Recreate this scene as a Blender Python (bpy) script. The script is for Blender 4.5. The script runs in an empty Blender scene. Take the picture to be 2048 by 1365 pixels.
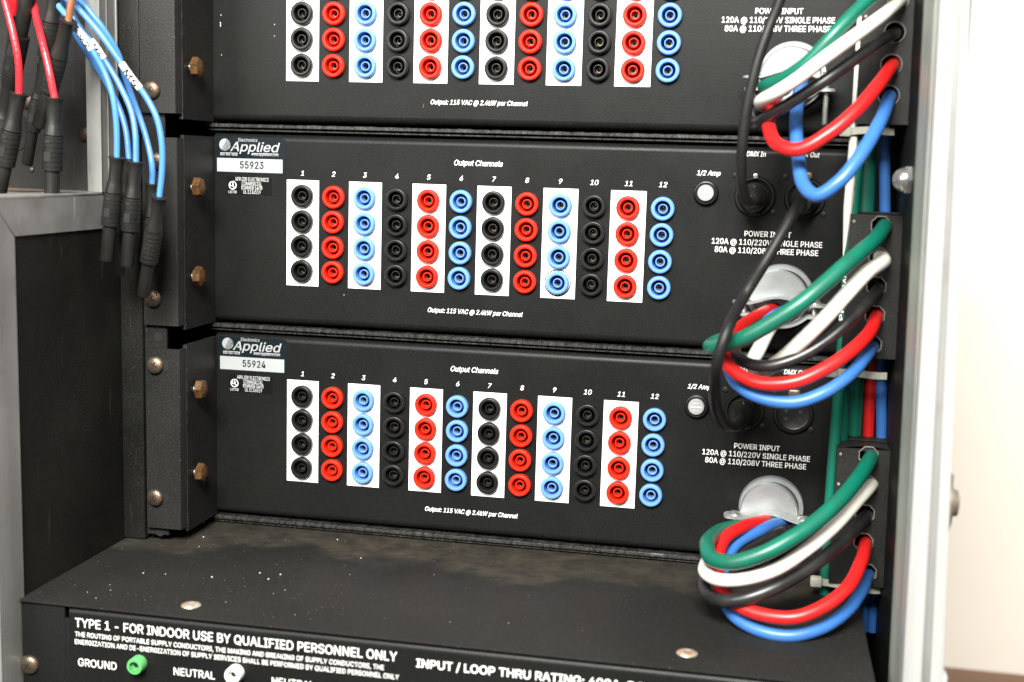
import bpy, bmesh, math, random
from mathutils import Vector, Matrix, Euler
random.seed(7)
MM = 0.001
S = bpy.context.scene
COL = S.collection
# ------------------------------------------------------------------ camera
CAM_E = (1.42987473, -0.02839031, 0.20044559)
CAM_L = Vector((301.141, -796.243, 26.817))
FPX = 2541.32
cd = bpy.data.cameras.new('camera'); cam = bpy.data.objects.new('camera', cd); COL.objects.link(cam)
cam.location = CAM_L * MM; cam.rotation_euler = CAM_E
cd.sensor_width = 36; cd.lens = 36 * FPX / 2048; cd.clip_start = 0.02; cd.clip_end = 50
cd.dof.use_dof = True; cd.dof.focus_distance = 0.815; cd.dof.aperture_fstop = 6.0
S.camera = cam
RM = Euler(CAM_E).to_matrix()
def at(u, v, Y):
    """point (mm) where the sight line through photo pixel (u,v) meets the plane y=Y"""
    d = RM @ Vector(((u - 1024) / FPX, (682.5 - v) / FPX, -1))
    return CAM_L + d * ((Y - CAM_L.y) / d.y)
def atx(u, v, X):
    d = RM @ Vector(((u - 1024) / FPX, (682.5 - v) / FPX, -1))
    return CAM_L + d * ((X - CAM_L.x) / d.x)
def atz(u, v, Z):
    d = RM @ Vector(((u - 1024) / FPX, (682.5 - v) / FPX, -1))
    return CAM_L + d * ((Z - CAM_L.z) / d.z)
# ------------------------------------------------------------------ world + lamps
w = bpy.data.worlds.new('World'); S.world = w; w.use_nodes = True
w.node_tree.nodes['Background'].inputs[0].default_value = (1.0, 0.98, 0.93, 1)
w.node_tree.nodes['Background'].inputs[1].default_value = 0.12
S.view_settings.view_transform = 'Standard'; S.view_settings.look = 'None'; S.view_settings.exposure = 0.0
def area(name, loc, target, size, power, col):
    l = bpy.data.lights.new(name, 'AREA'); l.shape = 'RECTANGLE'; l.size = size[0]; l.size_y = size[1]
    l.energy = power; l.color = col
    o = bpy.data.objects.new(name, l); COL.objects.link(o); o.location = Vector(loc) * MM
    o.rotation_euler = (Vector(target) * MM - o.location).to_track_quat('-Z', 'Y').to_euler()
    return o
area('ceiling_light', (200, -1330, 860), (130, 0, -20), (0.7, 0.45), 94, (1, 0.99, 0.945))
area('room_light', (-700, -1300, 500), (100, 0, -60), (0.6, 0.6), 17, (1, 0.985, 0.94))
area('wall_fill', (1400, -300, 900), (900, 700, -100), (0.8, 0.8), 15, (1, 0.94, 0.86))  # added fill lamp, not a known fixture, brightens the background wall
S.cycles.use_denoising = True

# ------------------------------------------------------------------ materials
MATS = {}
def nodes(name):
    m = bpy.data.materials.new(name); m.use_nodes = True
    nt = m.node_tree; b = nt.nodes['Principled BSDF']
    return m, nt, b
def N(nt, t, **k):
    n = nt.nodes.new(t)
    for a, v in k.items():
        if a.startswith('_'): n.inputs[a[1:].replace('_', ' ')].default_value = v
        else: setattr(n, a, v)
    return n
def mat(name, col, rough=0.5, metal=0.0, var=0.15, vscale=60, bump=0.0, bscale=900, stretch=None,
        spec=0.5, speck=0.0, dirt=None, dirt_amt=0.0, dirt_scale=14, coat=0.0, rvar=0.1, trans=0, sss=0, scratch=0.0, scol=(.12, .115, .10)):
    m, nt, b = nodes(name); L = nt.links
    tc = N(nt, 'ShaderNodeTexCoord'); src = tc.outputs['Object']
    if stretch:
        mp = N(nt, 'ShaderNodeMapping'); mp.inputs['Scale'].default_value = stretch; L.new(src, mp.inputs[0]); src = mp.outputs[0]
    n1 = N(nt, 'ShaderNodeTexNoise'); n1.inputs['Scale'].default_value = vscale; n1.inputs['Detail'].default_value = 6
    L.new(src, n1.inputs['Vector'])
    mr = N(nt, 'ShaderNodeMapRange'); mr.inputs[1].default_value = .3; mr.inputs[2].default_value = .7
    mr.inputs[3].default_value = 1 - var; mr.inputs[4].default_value = 1 + var
    L.new(n1.outputs[0], mr.inputs[0])
    mx = N(nt, 'ShaderNodeMix', data_type='RGBA', blend_type='MULTIPLY'); mx.inputs[0].default_value = 1
    mx.inputs[6].default_value = (*col, 1); L.new(mr.outputs[0], mx.inputs[7]); out = mx.outputs[2]
    if dirt:
        n3 = N(nt, 'ShaderNodeTexNoise'); n3.inputs['Scale'].default_value = dirt_scale; n3.inputs['Detail'].default_value = 8; n3.inputs['Roughness'].default_value = .65
        L.new(tc.outputs['Object'], n3.inputs['Vector'])
        r3 = N(nt, 'ShaderNodeMapRange'); r3.inputs[1].default_value = .48; r3.inputs[2].default_value = .66; r3.inputs[4].default_value = dirt_amt
        L.new(n3.outputs[0], r3.inputs[0])
        m3 = N(nt, 'ShaderNodeMix', data_type='RGBA'); L.new(r3.outputs[0], m3.inputs[0]); L.new(out, m3.inputs[6]); m3.inputs[7].default_value = (*dirt, 1)
        out = m3.outputs[2]
    if scratch:
        for rot_, sc_ in ((.5, 1.0), (-.7, 1.4), (1.5, .8)):
            mp2 = N(nt, 'ShaderNodeMapping'); mp2.inputs['Rotation'].default_value = (rot_, rot_ * .3, rot_ * .7); mp2.inputs['Scale'].default_value = (190 * sc_, 190 * sc_, 22 * sc_); L.new(tc.outputs['Object'], mp2.inputs[0])
            ns = N(nt, 'ShaderNodeTexNoise'); ns.inputs['Scale'].default_value = 1; ns.inputs['Detail'].default_value = 2; L.new(mp2.outputs[0], ns.inputs[0])
            r7 = N(nt, 'ShaderNodeMapRange'); r7.inputs[1].default_value = .70; r7.inputs[2].default_value = .76; r7.inputs[4].default_value = scratch; L.new(ns.outputs[0], r7.inputs[0])
            m7 = N(nt, 'ShaderNodeMix', data_type='RGBA'); L.new(r7.outputs[0], m7.inputs[0]); L.new(out, m7.inputs[6]); m7.inputs[7].default_value = (*scol, 1); out = m7.outputs[2]
    if speck:
        v = N(nt, 'ShaderNodeTexNoise'); v.inputs['Scale'].default_value = 1500; v.inputs['Detail'].default_value = 1; L.new(tc.outputs['Object'], v.inputs['Vector'])
        r4 = N(nt, 'ShaderNodeMapRange'); r4.inputs[1].default_value = .62; r4.inputs[2].default_value = .74; r4.inputs[4].default_value = speck; L.new(v.outputs[0], r4.inputs[0])
        m4 = N(nt, 'ShaderNodeMix', data_type='RGBA'); L.new(r4.outputs[0], m4.inputs[0]); L.new(out, m4.inputs[6]); m4.inputs[7].default_value = (.16, .155, .14, 1)
        out = m4.outputs[2]
    L.new(out, b.inputs['Base Color'])
    rr = N(nt, 'ShaderNodeMapRange'); rr.inputs[3].default_value = rough - rvar; rr.inputs[4].default_value = rough + rvar
    L.new(n1.outputs[0], rr.inputs[0]); L.new(rr.outputs[0], b.inputs['Roughness'])
    b.inputs['Metallic'].default_value = metal; b.inputs['Specular IOR Level'].default_value = spec
    b.inputs['Coat Weight'].default_value = coat; b.inputs['Coat Roughness'].default_value = .15
    if sss:
        b.inputs['Subsurface Weight'].default_value = sss; b.inputs['Subsurface Scale'].default_value = .002
    if bump:
        n2 = N(nt, 'ShaderNodeTexNoise'); n2.inputs['Scale'].default_value = bscale; n2.inputs['Detail'].default_value = 3
        L.new(src, n2.inputs['Vector'])
        bp = N(nt, 'ShaderNodeBump'); bp.inputs['Strength'].default_value = bump; bp.inputs['Distance'].default_value = .0006
        L.new(n2.outputs[0], bp.inputs['Height']); L.new(bp.outputs[0], b.inputs['Normal'])
    MATS[name] = m
    return m
mat('panel_black', col=(.0068, .007, .0067), rough=.41, spec=.15, bump=.13, bscale=1100, speck=.12, vscale=26, var=.10, dirt=(.011, .0108, .0098), dirt_amt=.35, dirt_scale=5)
mat('steel_black', (.012, .012, .0112), .5, scratch=.08, spec=.2, bump=.3, bscale=1600, speck=.35, vscale=30, var=.2, dirt=(.024, .02, .015), dirt_amt=.4, dirt_scale=12)
mat('edge_black', (.02, .0195, .018), .42, spec=.35, bump=1.0, bscale=420, vscale=300, var=.8, stretch=(1, .3, .3), speck=.7)
mat('wall_black', (.010, .010, .0088), .5, scratch=.1, spec=.1, bump=.3, bscale=1200, speck=.2, vscale=12, var=.25, dirt=(.024, .0235, .021), dirt_amt=.35, dirt_scale=9)
mat('white_strip', (.88, .875, .85), .45, var=.02, vscale=30, spec=0.2)
mat('print_white', (.84, .835, .80), .5, var=.04, vscale=300, spec=0.2)
mat('jack_red', (.62, .018, .006), .44, var=.05, vscale=90, spec=.22)
mat('jack_blue', (.11, .25, .58), .44, var=.05, vscale=90, spec=0.3)
mat('jack_black', (.008, .008, .0078), .36, var=.2, vscale=90, spec=.3)
mat('contact', (.20, .17, .12), .35, metal=.8, var=.3, vscale=400)
mat('hole_dark', (.006, .006, .006), .7, var=.2)
mat('cable_red', (.56, .010, .010), .36, var=.06, vscale=40, dirt=(.36, .02, .015), dirt_amt=.5, dirt_scale=45, bump=.12, bscale=180)
mat('cable_green', (.002, .115, .072), .38, var=.08, vscale=40, dirt=(.014, .08, .052), dirt_amt=.6, dirt_scale=45, bump=.12, bscale=180)
mat('cable_white', (.70, .68, .61), .42, var=.04, vscale=40, dirt=(.60, .54, .43), dirt_amt=.35)
mat('cable_black', (.012, .012, .012), .36, var=.25, vscale=60, spec=.6, dirt=(.03, .028, .025), dirt_amt=.5, dirt_scale=60)
mat('cable_blue', (.034, .13, .39), .38, var=.07, vscale=40, dirt=(.04, .12, .30), dirt_amt=.5, dirt_scale=45, bump=.12, bscale=180)
mat('lead_blue', (.062, .20, .48), .34, var=.07, vscale=60, bump=.25, bscale=260)
mat('lead_red', (.80, .022, .032), .30, var=.08, vscale=60, bump=.5, bscale=420)
mat('lead_brown', (.22, .085, .03), .36, var=.1, vscale=60)
mat('cord_black', (.010, .010, .0095), .5, spec=.3, var=.2, vscale=60, bump=.2)
mat('plug_black', (.012, .012, .0105), .42, spec=.3, var=.2, vscale=70, bump=.15)
mat('alu', scratch=.6, scol=(.10, .10, .09), col=(.27, .268, .255), rough=.40, metal=.4, var=.16, vscale=60, stretch=(1, 1, .06), bump=.2, bscale=500, dirt=(.19, .185, .17), dirt_amt=.7, dirt_scale=16)
mat('alu_h', scratch=.6, scol=(.5, .5, .47), col=(.26, .256, .243), rough=.40, metal=.4, var=.2, vscale=50, bump=.15, bscale=500, dirt=(.15, .147, .14), dirt_amt=.8, dirt_scale=18)
mat('alu_lit', scratch=.4, scol=(.3, .29, .27), col=(.34, .34, .33), rough=.45, metal=.15, var=.14, vscale=60, stretch=(1, 1, .06), dirt=(.36, .345, .32), dirt_amt=.5, dirt_scale=26)  # lighter copy of the edging aluminium, strong light on the right put into colour
mat('alu_green', (.34, .38, .33), .5, metal=.1, var=.2, vscale=50, stretch=(1, 1, .05), dirt=(.2, .23, .18), dirt_amt=.5, dirt_scale=30)
mat('zinc', (.36, .37, .37), .36, metal=.5, var=.12, vscale=60, bump=.12, bscale=350, dirt=(.20, .20, .19), dirt_amt=.7, dirt_scale=60)
mat('nickel', (.72, .71, .68), .25, metal=.9, var=.1, vscale=90)
mat('rusty_brass', (.13, .062, .02), .48, metal=.45, var=.45, vscale=220, bump=.6, bscale=500, dirt=(.075, .036, .014), dirt_amt=.9, dirt_scale=130)
mat('old_screw', (.19, .155, .115), .40, metal=.8, var=.35, vscale=250, bump=.3, dirt=(.14, .06, .025), dirt_amt=.9, dirt_scale=130)
mat('dark_screw', (.05, .04, .035), .4, metal=.6, var=.4, vscale=250, dirt=(.12, .05, .03), dirt_amt=.7, dirt_scale=160)
mat('rivet', (.50, .46, .38), .42, metal=.5, var=.2, vscale=200, dirt=(.36, .14, .03), dirt_amt=.95, dirt_scale=190)
mat('sticker_dark', (.007, .011, .013), .30, var=.1, spec=0.15)
mat('sticker_black', (.006, .006, .006), .35, var=.1, spec=0.12)
mat('sticker_silver', (.36, .37, .375), .42, metal=.1, var=.06, vscale=20, spec=0.2)
mat('print_grey', (.55, .56, .55), .5, var=.05, spec=0.2)
mat('print_dark', (.012, .012, .013), .5, var=.1, spec=0.1)
mat('fuse_white', (.27, .27, .262), .4, var=.05, spec=0.2)
mat('nylon', (.40, .395, .33), .4, var=.05, sss=.3)
mat('grommet', (.24, .23, .20), .35, var=.15, vscale=200)
mat('marker_white', (.78, .77, .73), .4, var=.05, vscale=200, spec=0.3)
mat('green_plastic', (.09, .36, .11), .38, var=.08)
mat('white_plastic', (.80, .79, .74), .4, var=.04)
mat('ledge_wood', (.10, .075, .055), .6, var=.5, vscale=60, stretch=(.1, 1, 1), bump=.4)
mat('wall_paint', (.84, .79, .71), .7, var=.03, vscale=6, bump=.1, bscale=120)
mat('wood_brown', (.17, .075, .028), .45, var=.3, vscale=20, stretch=(.1, 1, 1))
mat('fleck', (.42, .41, .38), .6, var=.1)
mat('knob_brown', (.16, .13, .10), .5, metal=.3, var=.2)
# shelf: dusty black steel, dust lies thick along the back and left, wiped clean with a scalloped edge in front
def shelf_mat():
    m, nt, b = nodes('shelf_dusty'); L = nt.links
    tc = N(nt, 'ShaderNodeTexCoord'); sep = N(nt, 'ShaderNodeSeparateXYZ'); L.new(tc.outputs['Object'], sep.inputs[0])
    ns = N(nt, 'ShaderNodeTexNoise'); ns.inputs['Scale'].default_value = 16; ns.inputs['Detail'].default_value = 3; L.new(tc.outputs['Object'], ns.inputs[0])
    vo = N(nt, 'ShaderNodeTexVoronoi', feature='SMOOTH_F1'); vo.inputs['Scale'].default_value = 26; L.new(tc.outputs['Object'], vo.inputs['Vector'])
    a1 = N(nt, 'ShaderNodeMath', operation='MULTIPLY_ADD'); L.new(ns.outputs[0], a1.inputs[0]); a1.inputs[1].default_value = .11; L.new(sep.outputs['Y'], a1.inputs[2])
    a2 = N(nt, 'ShaderNodeMath', operation='MULTIPLY_ADD'); L.new(vo.outputs['Distance'], a2.inputs[0]); a2.inputs[1].default_value = .045; L.new(a1.outputs[0], a2.inputs[2])
    rr = N(nt, 'ShaderNodeMapRange', interpolation_type='SMOOTHSTEP'); rr.inputs[1].default_value = .012; rr.inputs[2].default_value = .034; L.new(a2.outputs[0], rr.inputs[0])
    f2 = N(nt, 'ShaderNodeTexNoise'); f2.inputs['Scale'].default_value = 70; f2.inputs['Detail'].default_value = 9; f2.inputs['Roughness'].default_value = .7; L.new(tc.outputs['Object'], f2.inputs[0])
    mu = N(nt, 'ShaderNodeMath', operation='MULTIPLY'); f3 = N(nt, 'ShaderNodeMapRange'); f3.inputs[1].default_value = .32; f3.inputs[2].default_value = .68; f3.inputs[3].default_value = .12; f3.inputs[4].default_value = 1; L.new(f2.outputs[0], f3.inputs[0]); L.new(rr.outputs[0], mu.inputs[0]); L.new(f3.outputs[0], mu.inputs[1])
    mg = N(nt, 'ShaderNodeMath', operation='MULTIPLY'); mg.inputs[1].default_value = 1.0; L.new(mu.outputs[0], mg.inputs[0])
    c1 = N(nt, 'ShaderNodeMix', data_type='RGBA'); L.new(mg.outputs[0], c1.inputs[0]); c1.inputs[6].default_value = (.013, .0128, .012, 1); c1.inputs[7].default_value = (.052, .044, .033, 1)
    n4 = N(nt, 'ShaderNodeTexNoise'); n4.inputs['Scale'].default_value = 7; n4.inputs['Detail'].default_value = 4; L.new(tc.outputs['Object'], n4.inputs[0])
    r4 = N(nt, 'ShaderNodeMapRange'); r4.inputs[1].default_value = .4; r4.inputs[2].default_value = .7; r4.inputs[4].default_value = .5; L.new(n4.outputs[0], r4.inputs[0])
    c2 = N(nt, 'ShaderNodeMix', data_type='RGBA'); L.new(r4.outputs[0], c2.inputs[0]); L.new(c1.outputs[2], c2.inputs[6]); c2.inputs[7].default_value = (.026, .0255, .023, 1)
    sp = N(nt, 'ShaderNodeTexNoise'); sp.inputs['Scale'].default_value = 900; sp.inputs['Detail'].default_value = 1; L.new(tc.outputs['Object'], sp.inputs[0])
    r5 = N(nt, 'ShaderNodeMapRange'); r5.inputs[1].default_value = .68; r5.inputs[2].default_value = .76; r5.inputs[4].default_value = .35; L.new(sp.outputs[0], r5.inputs[0])
    c3 = N(nt, 'ShaderNodeMix', data_type='RGBA'); L.new(r5.outputs[0], c3.inputs[0]); L.new(c2.outputs[2], c3.inputs[6]); c3.inputs[7].default_value = (.20, .17, .12, 1)
    L.new(c3.outputs[2], b.inputs['Base Color'])
    r6 = N(nt, 'ShaderNodeMapRange'); r6.inputs[3].default_value = .52; r6.inputs[4].default_value = .75; L.new(mg.outputs[0], r6.inputs[0]); L.new(r6.outputs[0], b.inputs['Roughness'])
    bp = N(nt, 'ShaderNodeBump'); bp.inputs['Strength'].default_value = .3; bp.inputs['Distance'].default_value = .0004; L.new(f2.outputs[0], bp.inputs['Height']); L.new(bp.outputs[0], b.inputs['Normal'])
    b.inputs['Specular IOR Level'].default_value = .1
    MATS['shelf_dusty'] = m
shelf_mat()

# ------------------------------------------------------------------ mesh helpers (all in mm)
def V(*a): return Vector(a)
def bm_new(): return bmesh.new()
def box(bm, x0, x1, y0, y1, z0, z1, bev=0.0, seg=2, M=None):
    t = bmesh.new(); bmesh.ops.create_cube(t, size=1)
    for v in t.verts:
        v.co = V((x0 + x1) / 2 + v.co.x * (x1 - x0), (y0 + y1) / 2 + v.co.y * (y1 - y0), (z0 + z1) / 2 + v.co.z * (z1 - z0))
    if bev: bmesh.ops.bevel(t, geom=t.edges[:], offset=bev, segments=seg, affect='EDGES', profile=.5)
    if M is not None: bmesh.ops.transform(t, matrix=M, verts=t.verts[:])
    me = bpy.data.meshes.new('t'); t.to_mesh(me); t.free(); bm.from_mesh(me); bpy.data.meshes.remove(me)
def frame(d):
    d = d.normalized(); a = V(0, 0, 1) if abs(d.z) < .9 else V(1, 0, 0)
    x = d.cross(a).normalized(); return x, d.cross(x).normalized()
def lathe(bm, prof, o=None, d=None, seg=24, cap0=True, cap1=True, rot=0.0):
    """prof = [(h, r)...] along direction d from o"""
    o = o or V(0, 0, 0); d = (d or V(0, -1, 0)).normalized(); x, y = frame(d)
    rings = []
    for h, r in prof:
        if r < 1e-6: rings.append([bm.verts.new(o + d * h)])
        else: rings.append([bm.verts.new(o + d * h + (x * math.cos(rot + 2 * math.pi * k / seg) + y * math.sin(rot + 2 * math.pi * k / seg)) * r) for k in range(seg)])
    for a, b in zip(rings, rings[1:]):
        if len(a) == 1 and len(b) == 1: continue
        for k in range(seg):
            k2 = (k + 1) % seg
            if len(a) == 1: bm.faces.new((a[0], b[k2], b[k]))
            elif len(b) == 1: bm.faces.new((a[k], a[k2], b[0]))
            else: bm.faces.new((a[k], a[k2], b[k2], b[k]))
    if cap0 and len(rings[0]) > 1: bm.faces.new(rings[0][::-1])
    if cap1 and len(rings[-1]) > 1: bm.faces.new(rings[-1])
def catmull(P, n=10):
    P = [Vector(p) for p in P]
    Q = [P[0] * 2 - P[1]] + P + [P[-1] * 2 - P[-2]]; out = []
    for i in range(1, len(Q) - 2):
        p0, p1, p2, p3 = Q[i - 1:i + 3]
        t1 = (p1 - p0).length ** .5 or 1e-3; t2 = (p2 - p1).length ** .5 or 1e-3; t3 = (p3 - p2).length ** .5 or 1e-3
        m1 = ((p1 - p0) / t1 - (p2 - p0) / (t1 + t2) + (p2 - p1) / t2) * t2
        m2 = ((p2 - p1) / t2 - (p3 - p1) / (t2 + t3) + (p3 - p2) / t3) * t2
        for k in range(n):
            s = k / n
            out.append(p1 * (2 * s ** 3 - 3 * s ** 2 + 1) + m1 * (s ** 3 - 2 * s ** 2 + s) + p2 * (-2 * s ** 3 + 3 * s ** 2) + m2 * (s ** 3 - s ** 2))
    out.append(P[-1]); return out
def tube(bm, pts, r, seg=20, n=10, smooth=True, cap=True):
    p = catmull(pts, n) if smooth else [Vector(q) for q in pts]
    rf = r if callable(r) else (lambda t: r)
    t = (p[1] - p[0]).normalized(); x, _ = frame(t); prev = None
    for i, c in enumerate(p):
        t = (p[min(i + 1, len(p) - 1)] - p[max(i - 1, 0)]).normalized()
        x = (x - t * x.dot(t)).normalized(); y = t.cross(x); rr = rf(i / (len(p) - 1))
        ring = [bm.verts.new(c + (x * math.cos(2 * math.pi * k / seg) + y * math.sin(2 * math.pi * k / seg)) * rr) for k in range(seg)]
        if prev:
            for k in range(seg): bm.faces.new((prev[k], prev[(k + 1) % seg], ring[(k + 1) % seg], ring[k]))
        elif cap: bm.faces.new(ring[::-1])
        prev = ring
    if cap: bm.faces.new(prev)
def extrude_prof(bm, prof, x0, x1, closed=False, cuts=1):
    """profile of (y,z) swept in x"""
    xs = [x0 + (x1 - x0) * k / cuts for k in range(cuts + 1)]
    R = [[bm.verts.new((x, y, z)) for y, z in prof] for x in xs]
    n = len(prof)
    for a, b in zip(R, R[1:]):
        for k in range(n if closed else n - 1): bm.faces.new((a[k], a[(k + 1) % n], b[(k + 1) % n], b[k]))
    if closed: bm.faces.new(R[0]); bm.faces.new(R[-1][::-1])
def prism(bm, pts, thick):
    """closed polygon (list of Vector) pushed along Vector thick"""
    a = [bm.verts.new(p) for p in pts]; b = [bm.verts.new(p + thick) for p in pts]; n = len(pts)
    bm.faces.new(a); bm.faces.new(b[::-1])
    for k in range(n): bm.faces.new((a[k], b[k], b[(k + 1) % n], a[(k + 1) % n]))
def finish_mesh(name, bm, m, origin=V(0, 0, 0), ang=35):
    bmesh.ops.recalc_face_normals(bm, faces=bm.faces[:])
    for v in bm.verts: v.co = (v.co - origin) * MM
    me = bpy.data.meshes.new(name); bm.to_mesh(me); bm.free()
    for f in me.polygons: f.use_smooth = True
    me.set_sharp_from_angle(angle=math.radians(ang))
    me.materials.append(MATS[m]); return me
def link(name, me, parent=None, loc=V(0, 0, 0)):
    o = bpy.data.objects.new(name, me); COL.objects.link(o)
    o.location = Vector(loc) * MM
    if parent is not None: o.parent = parent
    return o
def obj(name, bm, m, parent=None, origin=None, ang=35):
    """mesh in the parent's local mm coordinates (world mm if no parent)"""
    org = Vector(origin) if origin is not None else V(0, 0, 0)
    return link(name, finish_mesh(name, bm, m, org, ang), parent, org)
def tag(o, label=None, cat=None, group=None, kind=None):
    if label: o['label'] = label
    if cat: o['category'] = cat
    if group: o['group'] = group
    if kind: o['kind'] = kind
    return o
def thing(name, label, cat, loc=(0, 0, 0), group=None):
    o = bpy.data.objects.new(name, None); COL.objects.link(o); o.location = Vector(loc) * MM; o.empty_display_size = .02
    return tag(o, label, cat, group)
# ---- lettering
TXT = {}
FONT = None
try:
    import os
    p_ = os.path.join(bpy.utils.system_resource('DATAFILES', path='fonts'), 'Inter.woff2')
    if os.path.exists(p_): FONT = bpy.data.fonts.load(p_)
except Exception: FONT = None
def text_mesh(s, cap, width=None, bold=0.0, shear=0.0, thick=.12, mname='print_white', key='', track=1.0):
    k = (s, round(cap, 2), round(width or 0, 1), bold, shear, mname, key)
    if k in TXT: return TXT[k]
    c = bpy.data.curves.new('lettering', 'FONT'); c.body = s; c.size = 1
    if FONT: c.font = FONT
    c.shear = shear; c.space_character = track; c.resolution_u = 3
    o = bpy.data.objects.new('tmp', c); COL.objects.link(o); bpy.context.view_layer.update()
    dg = bpy.context.evaluated_depsgraph_get(); me = bpy.data.meshes.new_from_object(o.evaluated_get(dg))
    bpy.data.objects.remove(o); bpy.data.curves.remove(c)
    xs = [v.co.x for v in me.vertices]; x0, x1 = min(xs), max(xs)
    sc = cap / CAPH; sx = (width / (x1 - x0)) if width else sc
    bm = bmesh.new(); bm.from_mesh(me); bpy.data.meshes.remove(me)
    for v in bm.verts: v.co = V((v.co.x - x0) * sx, 0, v.co.y * sc)
    r = bmesh.ops.extrude_face_region(bm, geom=bm.faces[:])
    for e in r['geom']:
        if isinstance(e, bmesh.types.BMVert): e.co.y -= thick
    if bold > 0:      # heavier strokes: the same glyphs again, each a hair thicker and shifted
        base = bpy.data.meshes.new('t'); bm.to_mesh(base); e = bold * sc * .55
        for i, (ax, az) in enumerate(((1, .2), (-1, -.2), (.2, .6), (-.2, -.6))):
            t = bmesh.new(); t.from_mesh(base)
            for v in t.verts: v.co += V(ax * e, -.012 * (i + 1) if v.co.y < -thick / 2 else -.004 * (i + 1), az * e)
            m2 = bpy.data.meshes.new('t'); t.to_mesh(m2); t.free(); bm.from_mesh(m2); bpy.data.meshes.remove(m2)
        bpy.data.meshes.remove(base)
    me = finish_mesh('lettering', bm, mname, ang=30); me['w'] = (x1 - x0) * sx
    TXT[k] = me; return me
def cap_height():
    c = bpy.data.curves.new('c', 'FONT'); c.body = 'H'; c.size = 1
    if FONT: c.font = FONT
    o = bpy.data.objects.new('c', c); COL.objects.link(o); bpy.context.view_layer.update()
    me = bpy.data.meshes.new_from_object(o.evaluated_get(bpy.context.evaluated_depsgraph_get()))
    h = max(v.co.y for v in me.vertices); bpy.data.objects.remove(o); return h
CAPH = cap_height()
def text_at(s, L, R, cap_px, Y, parent, off=V(0, 0, 0), surf=.1, name='lettering', **k):
    """baseline from photo pixel L to R on plane y=Y; off = shift into the parent's space"""
    a = at(L[0], L[1], Y); b = at(R[0], R[1], Y) if R else None
    ppm = FPX / ((a - CAM_L).length)
    me = text_mesh(s, cap_px / ppm, (b.x - a.x) if b else None, **k)
    z = (a.z + b.z) / 2 if b else a.z
    return link(name, me, parent, V(a.x, Y - surf, z) + off)

PX, QZ, PITCH = 21.4416, 16.4389, 133.35
XR = 346.0
# ------------------------------------------------------------------ jack, bolt, screw meshes (shared)
def jack_mesh(m):
    bm = bm_new()
    prof = [(-1, 7.3), (2.0, 7.4), (2.7, 7.35), (3.3, 7.15), (3.65, 6.75), (3.75, 6.3), (3.6, 5.2), (3.35, 4.95), (2.8, 4.85), (-9, 4.75), (-9.05, 3.0), (1.5, 2.95), (1.75, 2.9), (1.8, 2.7), (1.75, 2.4), (1.5, 2.25), (-9, 2.05), (-9.2, 0)]
    lathe(bm, prof, seg=36, cap0=False)
    return finish_mesh('jack', bm, m, ang=33)
JM = {c: jack_mesh(m) for c, m in (('k', 'jack_black'), ('r', 'jack_red'), ('b', 'jack_blue'))}
bm = bm_new(); lathe(bm, [(-8.8, 1.8), (-2.5, 1.8), (-2.5, 1.3), (-8.6, 1.2), (-8.8, 0)], seg=14); CONTACT = finish_mesh('contact', bm, 'contact')
def screw_mesh(m, r=5.6, h=3.4, ph=True):
    """pan head with a cross recess, pointing -y"""
    bm = bm_new(); prof = [(0, r), (h * .25, r)]
    for k in range(1, 7): a = k / 6 * math.pi / 2; prof.append((h * .25 + h * .75 * math.sin(a), max(r * math.cos(a), 0)))
    prof[-1] = (h, 0); lathe(bm, prof, seg=28, cap0=False)
    me = finish_mesh('screw_head', bm, m, ang=45)
    return me
SCREW = screw_mesh('old_screw'); SCREWD = screw_mesh('dark_screw', 5.0, 2.6); SCREWN = screw_mesh('zinc', 3.6, 2.4); SCREWS = screw_mesh('dark_screw', 2.0, 1.0); SCREWK = screw_mesh('steel_black', 2.0, 1.0)
def cross_mesh(s=2.2, d=3.5):
    bm = bm_new()
    box(bm, -s, s, -d, -d + 1.4, -.45, .45, M=Matrix.Rotation(.5, 4, 'Y')); box(bm, -s, s, -d - .02, -d + 1.38, -.45, .45, M=Matrix.Rotation(.5 + math.pi / 2, 4, 'Y'))
    return finish_mesh('cross_recess', bm, 'hole_dark')
CROSS = cross_mesh(); CROSSS = cross_mesh(1.5, 2.55)
def screw(parent, loc, me=None, cross=None, name='screw'):
    o = link(name, me or SCREW, parent, loc); link('cross_recess', cross or CROSS, o, (0, 0, 0)); return o
def hexbolt_mesh():
    bm = bm_new(); d = V(1, 0, 0)
    lathe(bm, [(0, 6.5), (3.3, 6.5), (4.3, 5.6), (4.7, 4.0), (4.9, 0)], V(2.6, 0, 0), d, seg=6, rot=.25)
    return finish_mesh('hex_bolt', bm, 'rusty_brass', ang=25)
HEX = hexbolt_mesh()
bm = bm_new(); lathe(bm, [(-1, 2.4), (0, 2.4), (.4, 2.0), (.8, 2.4), (1.2, 2.0), (1.6, 2.4), (2.0, 2.0), (2.8, 2.4)], V(0, 0, 0), V(1, 0, 0), seg=14); SHANK = finish_mesh('shank', bm, 'nickel')

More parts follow.
